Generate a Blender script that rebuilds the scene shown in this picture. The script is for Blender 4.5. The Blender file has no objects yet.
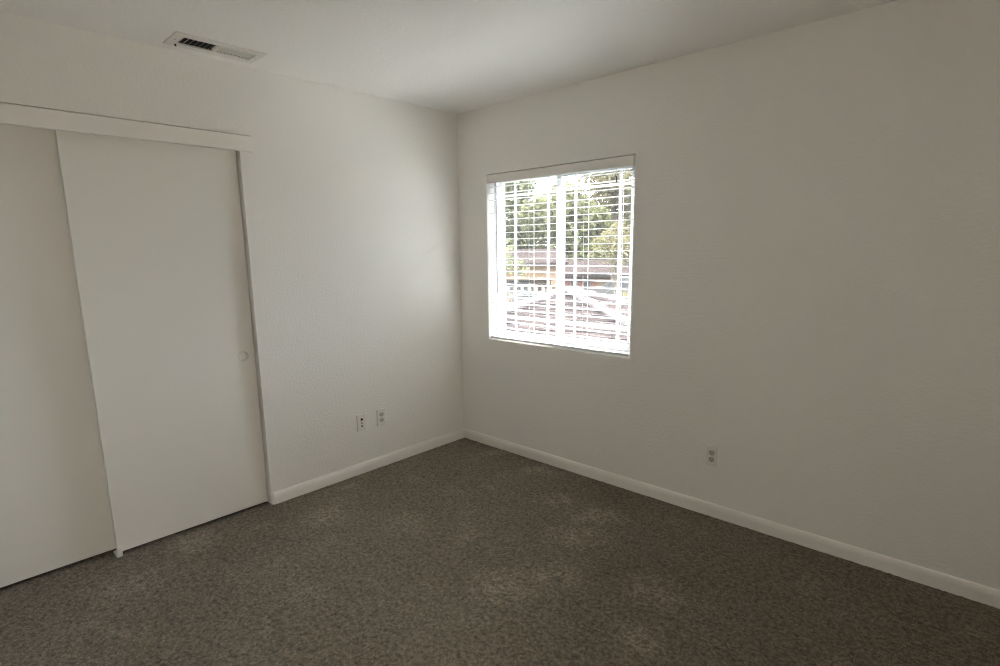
import bpy, bmesh, math, random
from mathutils import Vector, Matrix, noise
random.seed(7)
S = bpy.context.scene
COL = S.collection

# ------------------------------------------------------------------ camera
cam_d = bpy.data.cameras.new('camera')
cam = bpy.data.objects.new('camera', cam_d); COL.objects.link(cam)
YAW, PITCH, ROLL = 2.32705, -0.177957, -0.014549
FPX = 549.284
fw = Vector((math.cos(PITCH)*math.cos(YAW), math.cos(PITCH)*math.sin(YAW), math.sin(PITCH)))
rt = fw.cross(Vector((0, 0, 1))).normalized(); up = rt.cross(fw)
c_, s_ = math.cos(ROLL), math.sin(ROLL)
rx = c_*rt + s_*up; ux = -s_*rt + c_*up
cam.matrix_world = Matrix(((rx.x, ux.x, -fw.x, 3.06769), (rx.y, ux.y, -fw.y, -2.89360),
                           (rx.z, ux.z, -fw.z, 1.47834), (0, 0, 0, 1)))
cam_d.sensor_width = 36.0; cam_d.lens = FPX*36/1000
cam_d.shift_x = 0.006336; cam_d.shift_y = 0.014437
cam_d.clip_start = 0.02; cam_d.clip_end = 500
S.camera = cam

# ------------------------------------------------------------------ world: bright overcast sky
SKY = 33.0
W = bpy.data.worlds.new('sky'); S.world = W; W.use_nodes = True
nt = W.node_tree; nt.nodes.clear()
out = nt.nodes.new('ShaderNodeOutputWorld'); bg = nt.nodes.new('ShaderNodeBackground')
tc = nt.nodes.new('ShaderNodeTexCoord'); sx = nt.nodes.new('ShaderNodeSeparateXYZ')
cr = nt.nodes.new('ShaderNodeValToRGB')
nt.links.new(tc.outputs['Generated'], sx.inputs[0]); nt.links.new(sx.outputs['Z'], cr.inputs[0])
cr.color_ramp.elements[0].position = 0.0; cr.color_ramp.elements[0].color = (0.49, 0.56, 0.63, 1)
cr.color_ramp.elements[1].position = 0.9; cr.color_ramp.elements[1].color = (0.88, 0.98, 1.12, 1)
nt.links.new(cr.outputs[0], bg.inputs[0]); bg.inputs[1].default_value = SKY
nt.links.new(bg.outputs[0], out.inputs[0])

# high sun on the window side: falls on the blind slats, which throw it up and into the room
sd = bpy.data.lights.new('sun', 'SUN'); sd.energy = 42.0; sd.angle = math.radians(1.0); sd.color = (1.0, 0.995, 0.98)
so = bpy.data.objects.new('sun', sd); COL.objects.link(so)
so.rotation_euler = Vector((0.12, 1.0, 1.42)).to_track_quat('Z', 'Y').to_euler()

# window portal: a sampling hint over the window opening, gives off no light of its own
pl = bpy.data.lights.new('window_portal', 'AREA'); pl.shape = 'RECTANGLE'; pl.size = 1.2; pl.size_y = 1.2
pl.cycles.is_portal = True
po = bpy.data.objects.new('window_portal', pl); COL.objects.link(po)
po.location = (0.87, 0.17, 1.405); po.rotation_euler = (math.radians(-90), 0, 0)

# exposure / colour management
S.view_settings.view_transform = 'Standard'; S.view_settings.look = 'None'
S.view_settings.gamma = 1.0; S.view_settings.use_curve_mapping = False
S.view_settings.exposure = 0.31
S.cycles.use_denoising = True; S.cycles.filter_width = 1.15
S.cycles.max_bounces = 16; S.cycles.diffuse_bounces = 10; S.cycles.transparent_max_bounces = 12
S.cycles.sample_clamp_indirect = 10.0
S.cycles.caustics_reflective = False; S.cycles.caustics_refractive = False

# ------------------------------------------------------------------ materials
def mat(name, col, rough=0.6, var=0.0, vscale=3.0, bump=0.0, bscale=100.0, bdist=0.002, col2=None, detail=3.0, metal=0.0, transl=0.0, spec=0.4):
    m = bpy.data.materials.new(name); m.use_nodes = True
    n = m.node_tree.nodes; l = m.node_tree.links; b = n['Principled BSDF']
    b.inputs['Roughness'].default_value = rough; b.inputs['Metallic'].default_value = metal
    b.inputs['Specular IOR Level'].default_value = spec
    b.inputs['Base Color'].default_value = (*col, 1)
    g = n.new('ShaderNodeNewGeometry')
    if var or col2:
        t = n.new('ShaderNodeTexNoise'); t.inputs['Scale'].default_value = vscale; t.inputs['Detail'].default_value = detail
        l.new(g.outputs['Position'], t.inputs['Vector'])
        r = n.new('ShaderNodeValToRGB')
        r.color_ramp.elements[0].position = 0.35; r.color_ramp.elements[1].position = 0.65
        a = col if col2 else tuple(x*(1-var) for x in col)
        c = col2 if col2 else tuple(min(1, x*(1+var)) for x in col)
        r.color_ramp.elements[0].color = (*a, 1); r.color_ramp.elements[1].color = (*c, 1)
        l.new(t.outputs['Fac'], r.inputs[0]); l.new(r.outputs[0], b.inputs['Base Color'])
    if bump:
        t2 = n.new('ShaderNodeTexNoise'); t2.inputs['Scale'].default_value = bscale; t2.inputs['Detail'].default_value = 2.0
        l.new(g.outputs['Position'], t2.inputs['Vector'])
        bp = n.new('ShaderNodeBump'); bp.inputs['Strength'].default_value = bump; bp.inputs['Distance'].default_value = bdist
        l.new(t2.outputs['Fac'], bp.inputs['Height']); l.new(bp.outputs[0], b.inputs['Normal'])
    if transl:
        o = n['Material Output']; mx = n.new('ShaderNodeMixShader'); tr = n.new('ShaderNodeBsdfTranslucent')
        tr.inputs[0].default_value = (*col, 1); mx.inputs[0].default_value = transl
        l.new(b.outputs[0], mx.inputs[1]); l.new(tr.outputs[0], mx.inputs[2]); l.new(mx.outputs[0], o.inputs['Surface'])
    return m

M = {}
M['wall'] = mat('wall_paint', (0.89, 0.868, 0.828), 0.5, bump=0.8, bscale=75, bdist=0.0034, spec=0.35)
M['ceiling'] = mat('ceiling_paint', (0.905, 0.888, 0.855), 0.55, bump=0.7, bscale=65, bdist=0.003, spec=0.3)
M['door'] = mat('door_paint', (0.875, 0.85, 0.80), 0.42, bump=0.12, bscale=160, bdist=0.0006, spec=0.35)
M['trim'] = mat('trim_paint', (0.90, 0.872, 0.828), 0.38, bump=0.08, bscale=120, bdist=0.0006)
M['plastic'] = mat('white_plastic', (0.82, 0.80, 0.755), 0.35, bump=0.05, bscale=200, bdist=0.0003)
M['face_plastic'] = mat('ivory_receptacle', (0.56, 0.53, 0.47), 0.4, bump=0.05, bscale=200, bdist=0.0003)
M['dark'] = mat('dark_slot', (0.02, 0.018, 0.016), 0.6, var=0.2, vscale=200)
M['grey_plastic'] = mat('grey_plastic', (0.36, 0.35, 0.33), 0.5, var=0.1, vscale=90)
M['brass'] = mat('dull_metal', (0.42, 0.40, 0.36), 0.4, var=0.1, vscale=100, metal=0.7)
M['vinyl'] = mat('white_vinyl', (0.84, 0.85, 0.86), 0.35, bump=0.03, bscale=200, bdist=0.0003)
M['slat'] = mat('blind_slat', (0.80, 0.80, 0.78), 0.4, bump=0.06, bscale=150, bdist=0.0003, transl=0.08)
M['cord'] = mat('blind_cord', (0.84, 0.84, 0.82), 0.8, bump=0.2, bscale=600, bdist=0.0003, transl=0.3)
M['wand'] = mat('wand_plastic', (0.30, 0.30, 0.31), 0.3, var=0.1, vscale=60)
M['tassel'] = mat('dark_tassel', (0.05, 0.05, 0.055), 0.5, var=0.2, vscale=60)
M['register'] = mat('vent_enamel', (0.78, 0.75, 0.70), 0.4, bump=0.05, bscale=150, bdist=0.0004)
M['duct'] = mat('duct_sheet', (0.06, 0.055, 0.05), 0.6, var=0.2, vscale=20)
M['closet'] = mat('closet_inside', (0.3, 0.28, 0.25), 0.8, var=0.1, vscale=2)
M['roof'] = mat('roof_tile', (0.0154, 0.0116, 0.0105), 0.8, col2=(0.0246, 0.0184, 0.0158), vscale=2.5, detail=8, bump=0.6, bscale=6, bdist=0.03, spec=0.0)
M['cap'] = mat('ridge_cap_tile', (0.1048, 0.0816, 0.0738), 0.7, var=0.15, vscale=4, spec=0.0)
M['stucco_tan'] = mat('tan_stucco', (0.1047, 0.0673, 0.0404), 0.9, var=0.06, vscale=1.5, bump=0.3, bscale=20, bdist=0.01, spec=0.0)
M['stucco_red'] = mat('red_siding', (0.1010, 0.0468, 0.0342), 0.9, var=0.1, vscale=1.5, bump=0.3, bscale=15, bdist=0.01, spec=0.0)
M['stucco_pale'] = mat('pale_stucco', (0.0709, 0.0675, 0.0591), 0.9, var=0.05, vscale=2, bump=0.2, bscale=20, bdist=0.01, spec=0.0)
M['roof_mauve'] = mat('composition_shingle', (0.0151, 0.0111, 0.0102), 0.9, col2=(0.0214, 0.0169, 0.0142), vscale=1.2, detail=8, spec=0.0)
M['ext_white'] = mat('white_woodwork', (0.1186, 0.1098, 0.0938), 0.6, var=0.03, vscale=3, spec=0.0)
M['ext_glass'] = mat('dark_house_glass', (0.035, 0.032, 0.030), 0.3, spec=0.08, var=0.1, vscale=1)
M['shade'] = mat('balcony_floor', (0.10, 0.08, 0.07), 0.8, var=0.1, vscale=2)
M['bark'] = mat('bark', (0.09, 0.07, 0.05), 0.9, var=0.3, vscale=8, bump=0.6, bscale=20, bdist=0.03)
M['leaf_a'] = mat('leaf_olive', (0.0544, 0.0572, 0.0248), 0.6, col2=(0.1089, 0.0979, 0.0498), vscale=1.1, transl=0.35, spec=0.0)
M['leaf_b'] = mat('leaf_green', (0.0548, 0.0621, 0.0325), 0.6, col2=(0.1174, 0.1039, 0.0541), vscale=1.3, transl=0.35, spec=0.0)
M['leaf_c'] = mat('leaf_yellow', (0.0657, 0.0581, 0.0262), 0.6, col2=(0.1095, 0.0891, 0.0522), vscale=1.3, transl=0.35, spec=0.0)
M['car'] = mat('silver_paint', (0.0570, 0.0524, 0.0457), 0.3, var=0.03, vscale=2, metal=0.0, spec=0.0)
M['tyre'] = mat('tyre_rubber', (0.02, 0.02, 0.02), 0.8, var=0.2, vscale=10)
M['ground'] = mat('yard_ground', (0.0200, 0.0200, 0.0110), 0.95, col2=(0.0340, 0.0320, 0.0240), vscale=0.25, detail=8, bump=0.5, bscale=5, bdist=0.05, spec=0.0)
M['asphalt'] = mat('pale_asphalt', (0.0256, 0.0248, 0.0232), 0.9, var=0.12, vscale=0.6, bump=0.3, bscale=30, bdist=0.01, spec=0.0)

def fill_lamp_mat(strength):  # glow of the added fill light in the hall
    m = bpy.data.materials.new('fill_lamp_glow'); m.use_nodes = True
    n = m.node_tree.nodes['Principled BSDF']; n.inputs['Base Color'].default_value = (0.9, 0.88, 0.83, 1)
    n.inputs['Emission Color'].default_value = (1.0, 0.95, 0.87, 1); n.inputs['Emission Strength'].default_value = strength
    return m
M['lit'] = fill_lamp_mat(122.0)

def glass_mat():
    m = bpy.data.materials.new('window_glass'); m.use_nodes = True
    n = m.node_tree.nodes; l = m.node_tree.links; n.clear()
    o = n.new('ShaderNodeOutputMaterial'); mx = n.new('ShaderNodeMixShader')
    t = n.new('ShaderNodeBsdfTransparent'); t.inputs[0].default_value = (0.97, 0.97, 0.97, 1)
    g = n.new('ShaderNodeBsdfGlossy'); g.inputs['Roughness'].default_value = 0.02
    lw = n.new('ShaderNodeLayerWeight'); lw.inputs['Blend'].default_value = 0.5
    pw = n.new('ShaderNodeMath'); pw.operation = 'POWER'; pw.inputs[1].default_value = 5.0
    f = n.new('ShaderNodeMath'); f.operation = 'MULTIPLY_ADD'; f.inputs[1].default_value = 0.93; f.inputs[2].default_value = 0.035
    l.new(lw.outputs['Facing'], pw.inputs[0]); l.new(pw.outputs[0], f.inputs[0])
    l.new(f.outputs[0], mx.inputs[0]); l.new(t.outputs[0], mx.inputs[1]); l.new(g.outputs[0], mx.inputs[2]); l.new(mx.outputs[0], o.inputs[0])
    return m
M['glass'] = glass_mat()

def haze_screen_mat():  # thin veil that lays haze over the view outside
    m = bpy.data.materials.new('haze_screen_mesh'); m.use_nodes = True
    n = m.node_tree.nodes; l = m.node_tree.links; n.clear()
    o = n.new('ShaderNodeOutputMaterial'); mx = n.new('ShaderNodeMixShader'); mx.inputs[0].default_value = 0.10
    t = n.new('ShaderNodeBsdfTransparent'); d = n.new('ShaderNodeBsdfDiffuse'); d.inputs[0].default_value = (0.04, 0.04, 0.04, 1)
    tr = n.new('ShaderNodeBsdfTranslucent'); tr.inputs[0].default_value = (0.05, 0.05, 0.05, 1); m2 = n.new('ShaderNodeMixShader'); m2.inputs[0].default_value = 0.5
    l.new(d.outputs[0], m2.inputs[1]); l.new(tr.outputs[0], m2.inputs[2])
    l.new(t.outputs[0], mx.inputs[1]); l.new(m2.outputs[0], mx.inputs[2]); l.new(mx.outputs[0], o.inputs[0])
    return m
M['screen'] = haze_screen_mat()

def carpet_mat():
    m = bpy.data.materials.new('carpet'); m.use_nodes = True
    n = m.node_tree.nodes; l = m.node_tree.links; b = n['Principled BSDF']
    b.inputs['Roughness'].default_value = 1.0; b.inputs['Specular IOR Level'].default_value = 0.05
    b.inputs['Sheen Weight'].default_value = 0.15
    g = n.new('ShaderNodeNewGeometry')
    def nz(scale, det, rough=0.6):
        t = n.new('ShaderNodeTexNoise'); t.inputs['Scale'].default_value = scale
        t.inputs['Detail'].default_value = det; t.inputs['Roughness'].default_value = rough
        l.new(g.outputs['Position'], t.inputs['Vector']); return t
    def ramp(src, p0, p1, c0, c1):
        r = n.new('ShaderNodeValToRGB'); e = r.color_ramp.elements
        e[0].position = p0; e[1].position = p1; e[0].color = (*c0, 1); e[1].color = (*c1, 1)
        l.new(src.outputs['Fac'], r.inputs[0]); return r
    def mul(a, c):
        x = n.new('ShaderNodeMix'); x.data_type = 'RGBA'; x.blend_type = 'MULTIPLY'; x.inputs[0].default_value = 1
        l.new(a.outputs[0] if a.type == 'VALTORGB' else a.outputs[2], x.inputs[6]); l.new(c.outputs[0], x.inputs[7]); return x
    fib = ramp(nz(230, 4, 0.75), 0.35, 0.66, (0.30, 0.28, 0.25), (1.60, 1.62, 1.66))
    tuft = ramp(nz(62, 4, 0.7), 0.36, 0.62, (0.48, 0.47, 0.45), (1.38, 1.39, 1.41))
    base = ramp(nz(1.6, 3), 0.3, 0.7, (0.178, 0.143, 0.099), (0.204, 0.171, 0.124))
    # brushed nap: paler scuffed patches left by feet and the vacuum
    patch = ramp(nz(3.4, 4, 0.65), 0.56, 0.70, (1.0, 1.0, 1.0), (1.32, 1.35, 1.38))
    acc = None
    for (px, py, pr, am) in SCUFFS:
        vd = n.new('ShaderNodeVectorMath'); vd.operation = 'DISTANCE'; vd.inputs[1].default_value = (px, py, 0)
        l.new(g.outputs['Position'], vd.inputs[0])
        mr = n.new('ShaderNodeMapRange'); mr.inputs['From Min'].default_value = pr; mr.inputs['From Max'].default_value = pr*0.25
        mr.inputs['To Min'].default_value = 0; mr.inputs['To Max'].default_value = am
        l.new(vd.outputs['Value'], mr.inputs['Value'])
        if acc is None: acc = mr.outputs[0]
        else:
            ad = n.new('ShaderNodeMath'); ad.operation = 'MAXIMUM'; l.new(acc, ad.inputs[0]); l.new(mr.outputs[0], ad.inputs[1]); acc = ad.outputs[0]
    brk = ramp(nz(16, 5, 0.75), 0.42, 0.56, (0.15, 0.15, 0.15), (1.6, 1.6, 1.6))
    ml = n.new('ShaderNodeMath'); ml.operation = 'MULTIPLY_ADD'; ml.inputs[2].default_value = 1.0
    l.new(acc, ml.inputs[0]); l.new(brk.outputs[0], ml.inputs[1])
    cb = n.new('ShaderNodeCombineColor')
    for k, gain in enumerate((1.0, 1.04, 1.22)):
        mg = n.new('ShaderNodeMath'); mg.operation = 'MULTIPLY_ADD'; mg.inputs[1].default_value = gain; mg.inputs[2].default_value = 1 - gain
        l.new(ml.outputs[0], mg.inputs[0]); l.new(mg.outputs[0], cb.inputs[k])
    m0 = mul(mul(mul(base, fib), tuft), patch)
    mm = mul(m0, cb)
    l.new(mm.outputs[2], b.inputs['Base Color'])
    bt = nz(150, 4, 0.7); bp = n.new('ShaderNodeBump'); bp.inputs['Strength'].default_value = 0.9; bp.inputs['Distance'].default_value = 0.008
    l.new(bt.outputs['Fac'], bp.inputs['Height']); l.new(bp.outputs[0], b.inputs['Normal'])
    return m
SCUFFS = [(1.485, -0.448, 0.16, 0.45), (1.56, -0.66, 0.17, 0.40), (1.25, -0.41, 0.13, 0.40), (2.06, -0.84, 0.17, 0.40),
          (1.54, -1.27, 0.18, 0.40), (0.12, -2.06, 0.15, 0.40), (0.37, -1.44, 0.17, 0.32), (0.31, -2.40, 0.16, 0.28),
          (2.18, -1.16, 0.14, 0.40), (0.80, -1.20, 0.16, 0.22), (0.88, -0.14, 0.10, 0.25), (1.72, -1.0, 0.16, 0.25), (0.6, -1.9, 0.2, 0.2)]
M['carpet'] = carpet_mat()

# ------------------------------------------------------------------ mesh helpers
class MB:
    def __init__(s): s.bm = bmesh.new()
    def box(s, x0, x1, y0, y1, z0, z1, bev=0.0, seg=2):
        r = bmesh.ops.create_cube(s.bm, size=1.0)
        vs = r['verts']
        for v in vs:
            v.co = Vector(((x0+x1)/2 + v.co.x*(x1-x0), (y0+y1)/2 + v.co.y*(y1-y0), (z0+z1)/2 + v.co.z*(z1-z0)))
        if bev:
            es = list({e for v in vs for e in v.link_edges})
            bmesh.ops.bevel(s.bm, geom=es, offset=bev, segments=seg, affect='EDGES', profile=0.5)
        return s
    def prism(s, prof, axis, a, b):
        """extrude a 2D outline; axis 'x': prof=(y,z); 'y': prof=(x,z); 'z': prof=(x,y)"""
        def P(p, t):
            return {'x': (t, p[0], p[1]), 'y': (p[0], t, p[1]), 'z': (p[0], p[1], t)}[axis]
        v0 = [s.bm.verts.new(P(p, a)) for p in prof]; v1 = [s.bm.verts.new(P(p, b)) for p in prof]
        k = len(prof)
        for i in range(k): s.bm.faces.new((v0[i], v0[(i+1) % k], v1[(i+1) % k], v1[i]))
        s.bm.faces.new(v0[::-1]); s.bm.faces.new(v1); return s
    def tube(s, pts, r, seg=8, r1=None):
        pts = [Vector(p) for p in pts]; rings = []
        for i, p in enumerate(pts):
            d = (pts[min(i+1, len(pts)-1)] - pts[max(i-1, 0)]).normalized()
            a = d.cross(Vector((0, 0, 1)) if abs(d.z) < .9 else Vector((1, 0, 0))).normalized(); b = d.cross(a)
            rr = r if r1 is None else r + (r1-r)*i/(len(pts)-1)
            rings.append([s.bm.verts.new(p + rr*(math.cos(t*2*math.pi/seg)*a + math.sin(t*2*math.pi/seg)*b)) for t in range(seg)])
        for A, B in zip(rings, rings[1:]):
            for t in range(seg): s.bm.faces.new((A[t], A[(t+1) % seg], B[(t+1) % seg], B[t]))
        s.bm.faces.new(rings[0][::-1]); s.bm.faces.new(rings[-1]); return s
    def lathe(s, prof, seg=32, M4=None):
        """prof=(r,h) around local z, then placed by M4"""
        M4 = M4 or Matrix(); rings = []
        for r, h in prof:
            if r < 1e-6: rings.append([s.bm.verts.new(M4 @ Vector((0, 0, h)))])
            else: rings.append([s.bm.verts.new(M4 @ Vector((r*math.cos(2*math.pi*t/seg), r*math.sin(2*math.pi*t/seg), h))) for t in range(seg)])
        for A, B in zip(rings, rings[1:]):
            for t in range(seg):
                u = (t+1) % seg
                if len(A) == 1: s.bm.faces.new((A[0], B[t], B[u]))
                elif len(B) == 1: s.bm.faces.new((A[t], A[u], B[0]))
                else: s.bm.faces.new((A[t], A[u], B[u], B[t]))
        return s
    def build(s, name, m, parent=None, smooth=False):
        bmesh.ops.recalc_face_normals(s.bm, faces=s.bm.faces[:])
        me = bpy.data.meshes.new(name); s.bm.to_mesh(me); s.bm.free()
        me.materials.append(m if not isinstance(m, str) else M[m])
        if smooth:
            for p in me.polygons: p.use_smooth = True
        o = bpy.data.objects.new(name, me); COL.objects.link(o)
        if parent: o.parent = parent
        return o
def struct(o): o['kind'] = 'structure'; return o
def tag(o, label, cat, group=None):
    o['label'] = label; o['category'] = cat
    if group: o['group'] = group
    return o
def empty(name, loc=(0, 0, 0), rz=0.0):
    o = bpy.data.objects.new(name, None); COL.objects.link(o); o.location = loc; o.rotation_euler = (0, 0, rz)
    o.empty_display_size = 0.1; return o
def copy_thing(root, loc, rz):
    r = root.copy(); COL.objects.link(r); r.location = loc; r.rotation_euler = (0, 0, rz)
    for ch in list(root.children):
        c = ch.copy(); COL.objects.link(c); c.parent = r
        for g in list(ch.children):
            d = g.copy(); COL.objects.link(d); d.parent = c
    return r

# ------------------------------------------------------------------ the room
H = 2.44; XR = 3.72; YF = -3.40
WX0, WX1, WZ0, WZ1, WT = 0.2908, 1.4513, 0.8193, 1.9907, 0.15      # window opening, wall thickness
JY, DY1, HZ = -1.583, -3.10, 2.030                                # closet opening

# back wall (window wall)
b = MB()
b.box(-0.8, WX0, 0, WT, -0.02, H); b.box(WX1, XR+0.12, 0, WT, -0.02, H)
b.box(WX0, WX1, 0, WT, -0.02, WZ0); b.box(WX0, WX1, 0, WT, WZ1, H)
struct(b.build('wall_back', 'wall'))
# left wall with the closet opening
b = MB()
b.box(-0.12, 0, JY, 0, -0.02, H); b.box(-0.12, 0, YF-0.12, DY1, -0.02, H); b.box(-0.12, 0, DY1, JY, HZ, H)
struct(b.build('wall_left', 'wall'))
# right wall with an added doorway and unseen hall that let fill light in
DA, DB, DZ = -3.30, -2.46, 2.03
b = MB(); b.box(XR, XR+0.12, YF-0.12, DA, -0.02, H); b.box(XR, XR+0.12, DB, 0, -0.02, H); b.box(XR, XR+0.12, DA, DB, DZ, H)
struct(b.build('wall_right', 'wall'))
HX = 5.0
b = MB(); b.box(HX, HX+0.12, -4.62, -1.0, -0.02, H); b.box(XR+0.12, HX+0.12, -1.0, -0.88, -0.02, H); b.box(XR+0.12, HX, -4.62, -4.5, -0.02, H); b.box(XR, XR+0.12, -4.62, YF-0.12, -0.02, H)
struct(b.build('wall_fill_hall', 'wall'))  # added enclosure around the fill light
struct(MB().box(XR, HX+0.12, -4.62, -0.88, H, H+0.2).build('ceiling_fill_hall', 'ceiling'))
struct(MB().box(XR, HX, -4.5, -1.0, -0.06, -0.002).build('floor_fill_hall', 'carpet'))
b = MB()
for xa, xb in ((XR-0.012, XR), (XR+0.12, XR+0.132)):
    b.box(xa, xb, DA-0.06, DA, 0, DZ+0.06, 0.002); b.box(xa, xb, DB, DB+0.06, 0, DZ+0.06, 0.002); b.box(xa, xb, DA, DB, DZ, DZ+0.06, 0.002)
struct(b.build('trim_3', 'trim'))  # casing of the added doorway
struct(MB().box(0, XR, YF-0.12, YF, -0.02, H).build('wall_front', 'wall'))
# closet shell
b = MB(); b.box(-0.80, -0.74, YF, 0, -0.02, H); b.box(-0.74, -0.12, YF-0.12, YF, -0.02, H); b.box(-0.74, -0.12, -0.9, -0.84, -0.02, H)
struct(b.build('wall_closet', 'closet'))
# ceiling with the hole of the air register
VX0, VX1, VY0, VY1 = 0.122, 0.228, -1.888, -1.552
b = MB()
b.box(-0.8, VX0, YF-0.12, WT, H, H+0.2); b.box(VX1, XR+0.12, YF-0.12, WT, H, H+0.2)
b.box(VX0, VX1, YF-0.12, VY0, H, H+0.2); b.box(VX0, VX1, VY1, WT, H, H+0.2)
struct(b.build('ceiling', 'ceiling'))
# carpeted floor: dense mesh with a low pile relief
def floor():
    x0, x1, y0, y1, st = -0.74, XR, YF, 0.0, 0.011
    nx = int((x1-x0)/st); ny = int((y1-y0)/st)
    vs = []; fs = []
    for j in range(ny+1):
        y = y0 + (y1-y0)*j/ny
        for i in range(nx+1):
            x = x0 + (x1-x0)*i/nx
            h = noise.noise(Vector((x*60, y*60, 0)))*0.0052 + noise.noise(Vector((x*6, y*6, 3)))*0.0020
            edge = (i in (0, nx)) or (j in (0, ny))
            vs.append((x, y, 0 if edge else h - 0.004))
    for j in range(ny):
        for i in range(nx):
            a = j*(nx+1)+i; fs.append((a, a+1, a+nx+2, a+nx+1))
    k = len(vs)
    vs += [(x0, y0, -0.06), (x1, y0, -0.06), (x1, y1, -0.06), (x0, y1, -0.06)]
    fs.append((k, k+3, k+2, k+1))
    me = bpy.data.meshes.new('floor'); me.from_pydata(vs, [], fs); me.materials.append(M['carpet'])
    for p in me.polygons: p.use_smooth = True
    o = bpy.data.objects.new('floor', me); COL.objects.link(o); return struct(o)
floor()

# baseboards: rounded top profile, depth 12 mm, 72 mm high
BH = 0.070
prof = [(0, -0.004), (0.0130, -0.004), (0.0130, BH-0.027), (0.0122, BH-0.020), (0.0105, BH-0.012), (0.0082, BH-0.006), (0.0055, BH-0.002), (0.0025, BH), (0, BH+0.0005)]
struct(MB().prism([(-a, z) for a, z in prof], 'x', 0.0, XR).build('baseboard_back', 'trim'))
struct(MB().prism(prof, 'y', JY+0.010, -0.0).build('baseboard_left', 'trim'))
struct(MB().prism([(XR-a, z) for a, z in prof], 'y', DB+0.06, 0).build('baseboard_right', 'trim'))
struct(MB().prism([(YF+a, z) for a, z in prof], 'x', 0, XR).build('baseboard_front', 'trim'))

# closet header fascia, sliding doors, finger pull, floor guide
b = MB(); b.box(0.0, 0.022, DY1-0.06, -1.522, 2.006, 2.0835, 0.002); b.box(0.0, 0.004, DY1-0.06, -1.524, 2.0835, 2.0885); b.box(0.0, 0.020, DY1-0.06, -1.522, 2.0885, 2.0920, 0.001)
struct(b.build('trim_1', 'trim'))
def pull(parent, y, z, x):
    Mx = Matrix.Translation((x, y, z)) @ Matrix.Rotation(math.radians(90), 4, 'Y')
    o = MB().lathe([(0.0, -0.014), (0.0195, -0.014), (0.0228, -0.012), (0.0240, -0.002), (0.0250, 0.0014), (0.0270, 0.0022), (0.0295, 0.0016), (0.0305, 0.0)], 40, Mx).build('finger_pull', 'plastic', parent, True)
    o['label'] = 'round recessed white plastic finger pull'
    return o
def door_leaf(name, xf, ya, yb, cy, cz):
    '''flush door with a round hole sunk in its face for the finger cup'''
    za, zb, hw, xm, xb = 0.014, 2.028, 0.040, xf-0.018, xf-0.034
    m = MB(); m.box(xb, xm, ya, yb, za, zb)
    m.box(xm, xf, ya, yb, za, cz-hw); m.box(xm, xf, ya, yb, cz+hw, zb)
    m.box(xm, xf, ya, cy-hw, cz-hw, cz+hw); m.box(xm, xf, cy+hw, yb, cz-hw, cz+hw)
    N, r = 32, 0.0262; bm = m.bm; O = []; I = []; B = []
    for k in range(N):
        a = 2*math.pi*(k+0.5)/N; c, q = math.cos(a), math.sin(a); f = hw/max(abs(c), abs(q))
        O.append(bm.verts.new((xf, cy+c*f, cz+q*f))); I.append(bm.verts.new((xf, cy+c*r, cz+q*r))); B.append(bm.verts.new((xm, cy+c*r, cz+q*r)))
    for k in range(N):
        j = (k+1) % N
        bm.faces.new((O[k], O[j], I[j], I[k])); bm.faces.new((I[k], I[j], B[j], B[k]))
    # square corners left over between the sampled rays
    for k in range(4):
        a = k*math.pi/2 + math.pi/4; cc = bm.verts.new((xf, cy+math.copysign(hw, math.cos(a)), cz+math.copysign(hw, math.sin(a))))
        i0 = (4 + 8*k - 1) % N; bm.faces.new((O[i0], cc, O[(i0+1) % N]))
    return struct(m.build(name, 'door'))
fd = door_leaf('door_1', -0.032, -2.356, -1.592, -1.653, 0.905)
pull(fd, -1.653, 0.905, -0.032)
rd = door_leaf('door_2', -0.088, DY1+0.004, -2.300, -3.03, 0.905)
pull(rd, -3.03, 0.905, -0.088)
# top track behind the fascia
struct(MB().box(-0.118, -0.002, DY1+0.002, JY-0.002, 2.0285, HZ).build('trim_2', 'trim'))
g = MB(); g.box(-0.085, -0.012, -2.366, -2.340, -0.003, 0.006, 0.0015); g.box(-0.034, -0.014, -2.366, -2.340, 0.004, 0.032, 0.004, 3)
tag(g.build('door_guide', 'plastic'), 'small white plastic floor guide on the carpet where the sliding closet doors meet', 'door guide')

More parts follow.
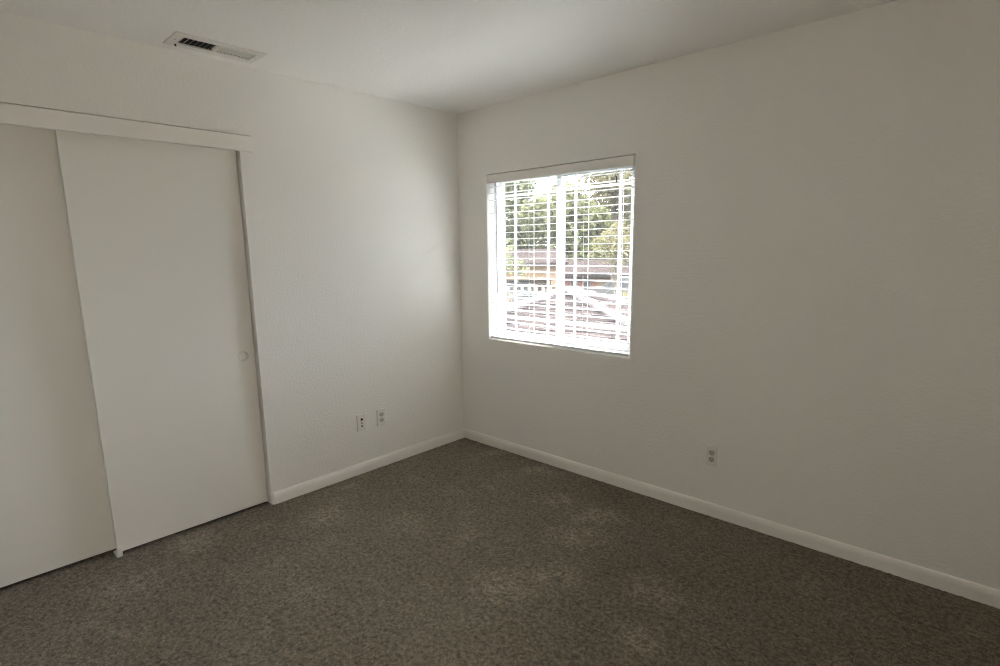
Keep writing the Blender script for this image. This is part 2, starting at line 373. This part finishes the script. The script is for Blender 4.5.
# ------------------------------------------------------------------ window
def window():
    w = struct(empty('window_1', (0, 0, 0)))
    y0, y1 = 0.075, 0.140
    F = 0.026
    f = MB()
    f.box(WX0, WX0+F, y0, y1, WZ0, WZ1, 0.002); f.box(WX1-F, WX1, y0, y1, WZ0, WZ1, 0.002)
    f.box(WX0+F, WX1-F, y0, y1, WZ0, WZ0+F, 0.002); f.box(WX0+F, WX1-F, y0, y1, WZ1-F, WZ1, 0.002)
    f.build('window_frame', 'vinyl', w)
    mid = 0.870
    def sash(x0, x1, ya, yb, sw, name, gxs):
        z0, z1 = WZ0+F+0.001, WZ1-F-0.001
        s = MB()
        s.box(x0, x0+sw, ya, yb, z0, z1, 0.002); s.box(x1-sw, x1, ya, yb, z0, z1, 0.002)
        s.box(x0+sw, x1-sw, ya, yb, z0, z0+sw, 0.002); s.box(x0+sw, x1-sw, ya, yb, z1-sw, z1, 0.002)
        o = s.build(name, 'vinyl', w)
        ym = (ya+yb)/2
        MB().box(x0+sw-0.003, x1-sw+0.003, ym+0.004, ym+0.008, z0+sw-0.003, z1-sw+0.003).build('glass_pane', 'glass', o)
        gx0, gx1, gz0, gz1 = x0+sw, x1-sw, z0+sw, z1-sw
        gr = MB()
        for gx in gxs: gr.box(gx-0.0075, gx+0.0075, ym-0.004, ym+0.002, gz0, gz1, 0.001)
        for gz in (0.978, 1.845): gr.box(gx0, gx1, ym-0.003, ym+0.001, gz-0.0075, gz+0.0075, 0.001)
        gr.build('grille', 'vinyl', o)
    sash(WX0+F+0.001, mid+0.008, 0.110, 0.134, 0.026, 'fixed_sash', (0.452, 0.745))
    sash(mid-0.027, WX1-F-0.001, 0.080, 0.104, 0.038, 'sliding_sash', (0.988, 1.310))
    MB().box(WX0+F-.002, WX1-F+.002, 0.1365, 0.1372, WZ0+F-.002, WZ1-F+.002).build('haze_screen', 'screen', w)  # added across the whole window to veil the view with haze
    MB().box(mid-0.017, mid-0.004, 0.070, 0.0805, 1.36, 1.43, 0.003).build('sash_latch', 'vinyl', w)
window()

# ------------------------------------------------------------------ blind
def blind():
    t = empty('window_blind')
    tag(t, 'white horizontal slat window blind hanging inside the window recess, slats open', 'blind')
    X0, X1 = WX0+0.005, WX1-0.009
    v = MB(); v.box(X0, X1, -0.004, 0.008, 1.927, 1.984, 0.002); v.box(X0, X0+0.008, 0.008, 0.05, 1.927, 1.984, 0.001); v.box(X1-0.008, X1, 0.008, 0.05, 1.927, 1.984, 0.001)
    v.build('valance', 'trim', t)
    MB().box(X0+0.01, X1-0.01, 0.012, 0.064, 1.938, 1.984, 0.002).build('headrail', 'vinyl', t)
    # slats: gently crowned 50 mm boards every 45 mm
    yc, hd, th, tilt = 0.038, 0.025, 0.0021, math.radians(0.0)
    zs = []; z = 1.498
    while z > 0.868: z -= 0.0452
    while z < 1.912:
        z += 0.0452
        if z > 0.872 and z < 1.925: zs.append(z)
    s = MB()
    for z in zs:
        pr = []
        for k in range(7):
            a = -1 + 2*k/6; pr.append((a*hd, 0.0009*(1-a*a) + th/2))
        for k in range(6, -1, -1):
            a = -1 + 2*k/6; pr.append((a*hd, 0.0009*(1-a*a) - th/2))
        pr = [(yc + y*math.cos(tilt) - q*math.sin(tilt), z + y*math.sin(-tilt) + q*math.cos(tilt)) for y, q in pr]
        s.prism(pr, 'x', X0+0.003, X1-0.003)
    s.build('slats', 'slat', t)
    zb = zs[0] - 0.0452
    zb = max(zb, WZ0+0.016)
    MB().box(X0+0.003, X1-0.003, yc-0.030, yc+0.022, WZ0+0.009, WZ0+0.025, 0.003).build('bottom_rail', 'slat', t)
    for lx in (0.405, 0.668, 1.105, 1.345):
        c = MB()
        for y in (yc-hd-0.0018, yc+hd+0.0018): c.tube([(lx, y, WZ0+0.02), (lx, y, 1.94)], 0.0011, 6)
        for z in zs: c.tube([(lx+0.002, yc-hd-0.0018, z-0.003), (lx+0.002, yc+hd+0.0018, z-0.003)], 0.0006, 4)
        c.build('ladder_cord', 'cord', t)
    wd = MB(); wd.tube([(0.383, -0.001, 1.935), (0.385, -0.002, 1.90), (0.388, -0.003, 1.21)], 0.0036, 8); wd.tube([(0.388, -0.003, 1.21), (0.389, -0.003, 1.165)], 0.0052, 8, 0.0042)
    w_ = wd.build('tilt_wand', 'wand', t, True); w_['label'] = 'grey tilt wand'
    for dx, zt in ((0, 1.882), (0.010, 1.882)):
        MB().tube([(1.330+dx*.6, -0.002, 1.94), (1.335+dx*.1, -0.003, zt)], 0.0011, 6).build('lift_cord', 'cord', t)
    ts = MB().lathe([(0.0, 0.036), (0.0028, 0.036), (0.0042, 0.028), (0.0058, 0.006), (0.0052, 0.0), (0.0, 0.0)], 16, Matrix.Translation((1.336, -0.003, 1.846))).build('cord_tassel', 'tassel', t, True)
    ts['label'] = 'dark cord tassel'
blind()

# ------------------------------------------------------------------ ceiling vent
def vent():
    t = tag(empty('ceiling_vent'), 'white rectangular air register in the ceiling above the closet', 'air vent')
    OX0, OX1, OY0, OY1 = 0.082, 0.268, -1.928, -1.520
    f = MB()
    zt, zb = H-0.0002, H-0.007
    f.box(OX0, VX0+0.002, OY0, OY1, zb, zt, 0.002); f.box(VX1-0.002, OX1, OY0, OY1, zb, zt, 0.002)
    f.box(VX0+0.002, VX1-0.002, OY0, VY0+0.002, zb, zt, 0.002); f.box(VX0+0.002, VX1-0.002, VY1-0.002, OY1, zb, zt, 0.002)
    ym = (VY0+VY1)/2
    f.box(VX0+0.002, VX1-0.002, ym-0.008, ym+0.008, zb, zt+0.01, 0.002)
    f.build('frame', 'register', t)
    d = MB(); e = 0.0015
    d.box(VX0+e, VX0+e+.002, VY0+e, VY1-e, H+.001, H+.19); d.box(VX1-e-.002, VX1-e, VY0+e, VY1-e, H+.001, H+.19)
    d.box(VX0+e, VX1-e, VY0+e, VY0+e+.002, H+.001, H+.19); d.box(VX0+e, VX1-e, VY1-e-.002, VY1-e, H+.001, H+.19)
    d.box(VX0+e, VX1-e, VY0+e, VY1-e, H+.18, H+.19)
    d.build('duct', 'duct', t)
    def bank(ya, yb, sgn, name, n=9):
        m = MB()
        for i in range(n):
            y = ya + (yb-ya)*(i+0.5)/n
            L, w = 0.011, (0.0004 if sgn > 0 else 0.0006)
            dy, dz = (L*0.80, L*0.655) if sgn > 0 else (-L*0.95, L*0.45)
            m.prism([(y-dy-w, H+0.004-dz), (y-dy+w, H+0.004-dz), (y+dy+w, H+0.004+dz), (y+dy-w, H+0.004+dz)], 'x', VX0+0.004, VX1-0.004)
        return m.build(name, 'register', t)
    bank(VY0+0.004, ym-0.009, 1, 'louvers', 7); bank(ym+0.009, VY1-0.004, -1, 'louvers')
    MB().box(VX0-0.008, VX0-0.004, VY0-0.002, VY0+0.006, H-0.016, H-0.006, 0.001).build('damper_lever', 'dark', t)
    for y in (OY0+0.022, OY1-0.022):
        MB().lathe([(0.0, -0.0015), (0.003, -0.001), (0.004, 0.0)], 12, Matrix.Translation(((OX0+OX1)/2, y, H-0.007))).build('screw', 'brass', t)
vent()

# ------------------------------------------------------------------ added unseen lamp: fill light for the room through the doorway
hl = tag(empty('fill_lamp', (4.42, -2.88, H)), 'added dome lamp, unseen, giving fill light through the doorway', 'lamp')
MB().lathe([(0, 0), (0.17, 0), (0.175, -0.012), (0.165, -0.025), (0, -0.025)], 40).build('fill_lamp_base', 'trim', hl, True)
MB().lathe([(0.155, -0.025), (0.15, -0.05), (0.125, -0.078), (0.08, -0.098), (0.0, -0.106)], 40).build('fill_lamp_shade', 'lit', hl, True)

# ------------------------------------------------------------------ wall plates (local: plate in xz, facing -y)
def plate(parent):
    return MB().box(-0.035, 0.035, -0.0095, 0.0, -0.0570, 0.0570, 0.0045, 3).build('cover_plate', 'plastic', parent)
RX = Matrix.Rotation(math.radians(90), 4, 'X')
def duplex(loc, rz, label):
    t = tag(empty('wall_outlet', loc, rz), label, 'outlet')
    plate(t)
    for dz in (0.0195, -0.0195):
        m = MB()
        pr = []
        for k in range(24):
            a = 2*math.pi*k/24; x = 0.0172*math.cos(a); z = 0.0172*math.sin(a); pr.append((x, dz + max(-0.0140, min(0.0140, z))))
        m.prism(pr, 'y', -0.0125, -0.0080)
        r = m.build('receptacle', 'face_plastic', t)
        s = MB(); s.box(-0.0078, -0.0052, -0.0130, -0.0120, dz-0.001, dz+0.0085); s.box(0.0052, 0.0074, -0.0130, -0.0120, dz, dz+0.0080)
        s.lathe([(0, 0), (0.0026, 0), (0.0026, 0.0008), (0, 0.0008)], 12, Matrix.Translation((0, -0.0122, dz-0.0075)) @ RX)
        s.build('slots', 'dark', r)
    MB().lathe([(0, 0.0012), (0.0025, 0.0009), (0.0034, 0)], 12, Matrix.Translation((0, -0.0095, 0)) @ RX).build('screw', 'brass', t)
    return t
o1 = duplex((0.0, -0.785, 0.350), math.radians(90), 'white duplex power outlet on the closet wall, the one nearer the room corner')
o2 = copy_thing(o1, (1.975, 0.0, 0.345), 0.0); o2['label'] = 'white duplex power outlet low on the window wall, right of the window'
def jackplate(loc, rz):
    t = tag(empty('jack_plate', loc, rz), 'white wall plate with dark jack holes low on the closet wall, nearest the sliding door', 'wall plate')
    plate(t)
    j = MB().box(-0.011, 0.011, -0.0120, -0.008, 0.009, 0.033, 0.0015).build('phone_jack', 'plastic', t)
    MB().box(-0.0078, 0.0078, -0.0128, -0.0115, 0.013, 0.029, 0.0002).build('socket', 'dark', j)
    MB().lathe([(0, 0.0015), (0.0040, 0.0012), (0.0052, 0)], 12, Matrix.Translation((0, -0.0095, -0.004)) @ RX).build('screw', 'dark', t)
    k = MB().lathe([(0.0078, 0.0), (0.0078, 0.003), (0.0048, 0.003), (0.0048, 0.008), (0.0026, 0.008), (0.0026, 0.001), (0, 0.001)], 16, Matrix.Translation((0, -0.0095, -0.025)) @ RX).build('cable_jack', 'grey_plastic', t)
    k['label'] = 'dull metal cable jack'
jackplate((0.0, -0.943, 0.351), math.radians(90))

# ------------------------------------------------------------------ outside
GZ = -2.95
struct(MB().box(-90, 60, WT+0.3, 110, GZ-0.2, GZ).build('ground', 'ground'))
struct(MB().box(-70, 60, 34, 41.0, GZ, GZ+0.02).build('road', 'asphalt'))
# outside face of the storey below, so the house stands on the ground
struct(MB().box(-0.8, XR+0.12, -3.4, WT, GZ, -0.07).build('wall_lower', 'stucco_pale'))

def cam_az(u, dist, z=0.0):
    """a point at horizontal distance dist from the viewpoint in bearing u degrees right of +y"""
    a = math.radians(u); return Vector((3.068 + dist*math.sin(a), -2.894 + dist*math.cos(a), z))

# added block, unseen right of the window, to cut sideways sky light
struct(MB().box(2.7, 7.5, WT+0.001, 5.2, GZ, 3.3).build('light_blocker', 'stucco_pale'))

# neighbour's pyramid hip roof just below the window
def hip_house():
    t = tag(empty('neighbor_house'), 'low house with a grey pink tiled hip roof just below the window', 'house')
    P = Vector((-5.1, 8.5, 0.38)); h1 = Vector((.93, -.36, 0)).normalized(); h2 = Vector((h1.y, -h1.x, 0)); R_ = 6.2; s = 0.24
    C = [P + h*R_ + Vector((0, 0, -s*R_)) for h in (h1, h2, -h1, -h2)]
    m = MB(); bm = m.bm
    # courses of tile: stepped strips on every face
    n = 17
    for i in range(4):
        A, B = C[i], C[(i+1) % 4]
        for k in range(n):
            f0, f1 = k/n, (k+1)/n
            lift = Vector((0, 0, 0.02))
            a0, b0 = P.lerp(A, f0), P.lerp(B, f0); a1, b1 = P.lerp(A, f1)+lift, P.lerp(B, f1)+lift
            a2, b2 = P.lerp(A, f1), P.lerp(B, f1)
            v = [bm.verts.new(q) for q in (a0, b0, b1, a1)]
            if k: bm.faces.new(v)
            else: bm.faces.new((v[1], v[2], v[3]))
            w = [bm.verts.new(q) for q in (a1, b1, b2, a2)]; bm.faces.new(w)
    m.build('roof', 'roof', t)
    for c in C:
        cp = MB(); N = 16
        for k in range(N):
            p, q = P.lerp(c, k/N), P.lerp(c, (k+1.12)/N if k < N-1 else 1)
            cp.tube([p+Vector((0, 0, .045)), q+Vector((0, 0, .075))], 0.085, 8, 0.105)
        cp.build('ridge_cap', 'cap', t)
    fz = MB(); 
    for i in range(4):
        A, B = C[i], C[(i+1) % 4]; d = (B-A).normalized(); nn = Vector((d.y, -d.x, 0))
        fz.prism([(0, 0)]*0 or [(A.x, A.y), (B.x, B.y), (B.x-nn.x*.04, B.y-nn.y*.04), (A.x-nn.x*.04, A.y-nn.y*.04)], 'z', A.z-0.2, A.z-0.01)
    fz.build('fascia', 'ext_white', t)
    Wc = [P + h*(R_-0.7) for h in (h1, h2, -h1, -h2)]
    MB().prism([(c.x, c.y) for c in Wc], 'z', GZ, C[0].z-0.02).build('wall', 'stucco_pale', t)
hip_house()

def place(o, loc, rz): o.location = loc; o.rotation_euler = (0, 0, rz); return o
# tan apartment block with a balcony, far left (local: faces -y, origin at base centre of the front)
def apartment():
    base = cam_az(-40.5, 34, GZ)
    t = tag(empty('apartment_building'), 'tan stucco apartment block with a white picket balcony, seen through the left window pane', 'building')
    place(t, base, math.radians(39))
    XA, XB, HT = -9.0, 2.2, 3.62
    w = MB()
    w.box(XA, XB, 1.4, 9, 0, HT); w.box(XA, XB, 0.05, 1.4, 2.50, HT)
    w.box(XB-0.3, XB, 0.05, 1.4, 1.62, 2.50); w.box(XA, XA+0.3, 0.05, 1.4, 1.62, 2.50)
    w.build('wall', 'stucco_tan', t)
    MB().box(XA, XB, 0, 1.4, 0, 1.56).build('lower_wall', 'stucco_pale', t)
    for x in (-8.0, -5.6, -3.2, -0.8):
        f = MB().box(x, x+1.5, 1.34, 1.42, 1.65, 2.45, 0.02).build('window', 'ext_white', t)
        MB().box(x+.08, x+1.42, 1.31, 1.345, 1.71, 2.39).build('pane', 'ext_glass', f)
    MB().box(XA-.05, XB+.05, -0.12, 1.35, 1.52, 1.62, 0.01).build('balcony_floor', 'ext_white', t)
    r = MB(); r.box(XA, XB, -0.10, -0.03, 2.08, 2.16, 0.01); r.box(XA, XB, -0.10, -0.03, 1.66, 1.74, 0.01)
    x = XA
    while x < XB-.2: r.box(x, x+0.20, -0.085, -0.045, 1.70, 2.10, 0.005); x += 0.43
    r.build('railing', 'ext_white', t)
    MB().prism([(-0.7, HT-0.05), (4.7, HT+0.75), (9.8, HT-0.05), (9.8, HT-0.2), (-0.7, HT-0.2)], 'x', XA-.6, XB+.7).build('roof', 'roof_mauve', t)
apartment()

# red sided house, right
def red_house():
    base = cam_az(-30.5, 52, GZ)
    t = tag(empty('red_house'), 'reddish house with a mauve shingle roof beyond the tiled roof', 'house')
    place(t, base, math.radians(31))
    MB().box(-5.0, 9, 0, 8, 0, 2.0).build('wall', 'stucco_red', t)
    MB().prism([(-0.9, 2.0), (4, 3.2), (8.9, 2.0), (8.9, 1.85), (-0.9, 1.85)], 'x', -5.7, 9.7).build('roof', 'roof_mauve', t)
    MB().box(-5.7, 9.7, -0.98, -0.9, 1.72, 2.02).build('fascia', 'roof_mauve', t)
    for x in (-4.4, -3.2):
        f = MB().box(x, x+0.7, -0.05, 0.02, 0.5, 1.6, 0.01).build('window', 'ext_white', t)
        MB().box(x+.07, x+.63, -0.07, -0.04, 0.57, 1.53).build('pane', 'ext_glass', f)
    MB().box(-2.0, 0.4, -0.05, 0.02, 0.1, 1.6, 0.01).build('garage_door', 'stucco_tan', t)
red_house()

# silver van parked in front of the red house
def van():
    base = cam_az(-30.2, 46.5, GZ+0.02)
    t = tag(empty('parked_van'), 'silver grey van parked in front of the reddish house', 'van')
    place(t, base, math.radians(28))
    L = [(-2.3, 0.45), (-2.3, 0.95), (-2.15, 1.05), (-1.55, 1.20), (-0.75, 1.88), (-0.3, 1.97), (1.7, 1.97), (2.15, 1.85), (2.3, 1.1), (2.32, 0.45)]
    m = MB(); m.prism(L, 'y', -0.95, 0.95)
    bmesh.ops.bevel(m.bm, geom=m.bm.edges[:], offset=0.06, segments=2, affect='EDGES')
    m.build('body', 'car', t)
    for s in (-1, 1):
        g = MB()
        ya, yb = (-0.965, -0.94) if s < 0 else (0.94, 0.965)
        g.prism([(-1.25, 1.22), (-0.65, 1.75), (-0.1, 1.80), (-0.1, 1.22)], 'y', ya, yb)
        g.prism([(0.0, 1.22), (0.0, 1.80), (1.0, 1.80), (1.0, 1.22)], 'y', ya, yb)
        g.prism([(1.1, 1.22), (1.1, 1.80), (1.85, 1.76), (2.0, 1.22)], 'y', ya, yb)
        g.build('side_windows', 'ext_glass', t)
    for x in (-1.45, 1.45):
        for y in (-0.86, 0.86):
            MB().lathe([(0, -.11), (.30, -.11), (.33, -.08), (.33, .08), (.30, .11), (0, .11)], 24, Matrix.Translation((x, y, 0.33)) @ RX).build('wheel', 'tyre', t)
van()

# trees and bushes: trunk with limbs, crown of separate leaves
def tree(name, loc, h, r, lm, label, cat='tree', n=5200, ls=0.17, bushy=False, trunk=True, group=None, seed=1, zr=(0.30, 0.88)):
    rnd = random.Random(seed)
    t = tag(empty(name, loc), label, cat, group)
    blobs = []
    k = 12 if not bushy else 7
    for i in range(k):
        a = rnd.uniform(0, 2*math.pi); rr = r*math.sqrt(rnd.random())*0.72
        z = h*(rnd.uniform(*zr) if not bushy else rnd.uniform(0.2, 0.72))
        blobs.append((Vector((rr*math.cos(a), rr*math.sin(a), z)), r*rnd.uniform(0.32, 0.55)))
    verts = []; faces = []
    for i in range(n):
        c, br = blobs[rnd.randrange(k)]
        d = Vector((rnd.gauss(0, 1), rnd.gauss(0, 1), rnd.gauss(0, 1))).normalized()
        p = c + d*br*(rnd.random()**0.35)*(1 + 0.25*noise.noise(d*3 + c))
        if p.z < 0.05: continue
        u = Vector((rnd.gauss(0, 1), rnd.gauss(0, 1), rnd.gauss(0, 0.6))).normalized(); w = u.orthogonal().normalized()
        w = Matrix.Rotation(rnd.uniform(0, 6.28), 3, u) @ w
        s = ls*rnd.uniform(0.6, 1.3); q = len(verts)
        verts += [p-u*s, p+w*s*0.45, p+u*s, p-w*s*0.45]; faces.append((q, q+1, q+2, q+3))
    me = bpy.data.meshes.new('foliage'); me.from_pydata([v[:] for v in verts], [], faces); me.materials.append(M[lm])
    o = bpy.data.objects.new('foliage', me); COL.objects.link(o); o.parent = t
    m = MB()
    if trunk:
        m.tube([(0, 0, 0), (0.08*r, 0, h*0.25), (0, 0.05*r, h*0.5)], 0.045*h*0.6, 8, 0.02*h)
    for c, br in blobs:
        st = Vector((0, 0, h*0.25 if trunk else 0.0)); m.tube([st, st.lerp(c, 0.5)+Vector((0, 0, 0.04*h)), c], 0.012*h, 5, 0.004*h)
    m.build('trunk' if trunk else 'stems', 'bark', t)
    return t
TREES = [
    (-46.8, 66, 14.5, 5.8, 'leaf_b', 'green tree behind the left end of the tan apartment block'),
    (-36.0, 66, 13.5, 5.5, 'leaf_a', 'olive tree behind the gap between the tan apartment block and the reddish house'),
    (-24.5, 66, 14.5, 5.8, 'leaf_c', 'yellow green tree behind the reddish house, past the right window jamb'),
    (-52.0, 84, 18.0, 6.8, 'leaf_a', 'tall olive tree in the far row, hidden from the viewpoint by the left window jamb'),
    (-41.0, 84, 18.0, 6.8, 'leaf_b', 'tall dark green tree in the far row, above the tan apartment block roof'),
    (-31.2, 84, 18.0, 6.8, 'leaf_c', 'tall yellow green tree in the far row, above the reddish house roof'),
]
for i, (az, d, h, r, lm, lab) in enumerate(TREES):
    tree('broadleaf_tree', cam_az(az, d, GZ), h, r, lm, lab, n=10000, ls=0.40, seed=11+i, zr=(0.16, 0.88))
tree('street_tree', cam_az(-30.9, 39, GZ+0.02), 6.0, 1.9, 'leaf_c', 'small yellow green tree in front of the reddish house roof', n=1700, ls=0.15, seed=31, zr=(0.62, 0.92))
tree('yard_tree', cam_az(-41.9, 24, GZ), 5.2, 1.0, 'leaf_b', 'slender green tree in front of the tan apartment block', n=520, ls=0.11, seed=41, zr=(0.66, 0.93))
for i, (az, d, h, r, lab) in enumerate([
    (-29.0, 27, 2.3, 1.5, 'yellow green shrub beside the tiled hip roof, at the right window jamb'),
    (-26.0, 25, 2.6, 1.4, 'yellow green shrub to the right of the tiled hip roof, past the window jamb')]):
    tree('shrub', cam_az(az, d, GZ), h, r, 'leaf_c', lab, 'shrub', n=1800, ls=0.10, bushy=True, trunk=False, seed=51+i)

# put each of these empties at the base of its own thing
for nm, base in (('window_1', (0.871, 0.107, WZ0)), ('window_blind', (0.871, 0.03, WZ0)), ('ceiling_vent', (0.175, -1.724, H)), ('neighbor_house', (-5.1, 8.5, GZ))):
    r = bpy.data.objects[nm]; v = Vector(base); r.location = v
    for ch in r.children: ch.location = ch.location - v
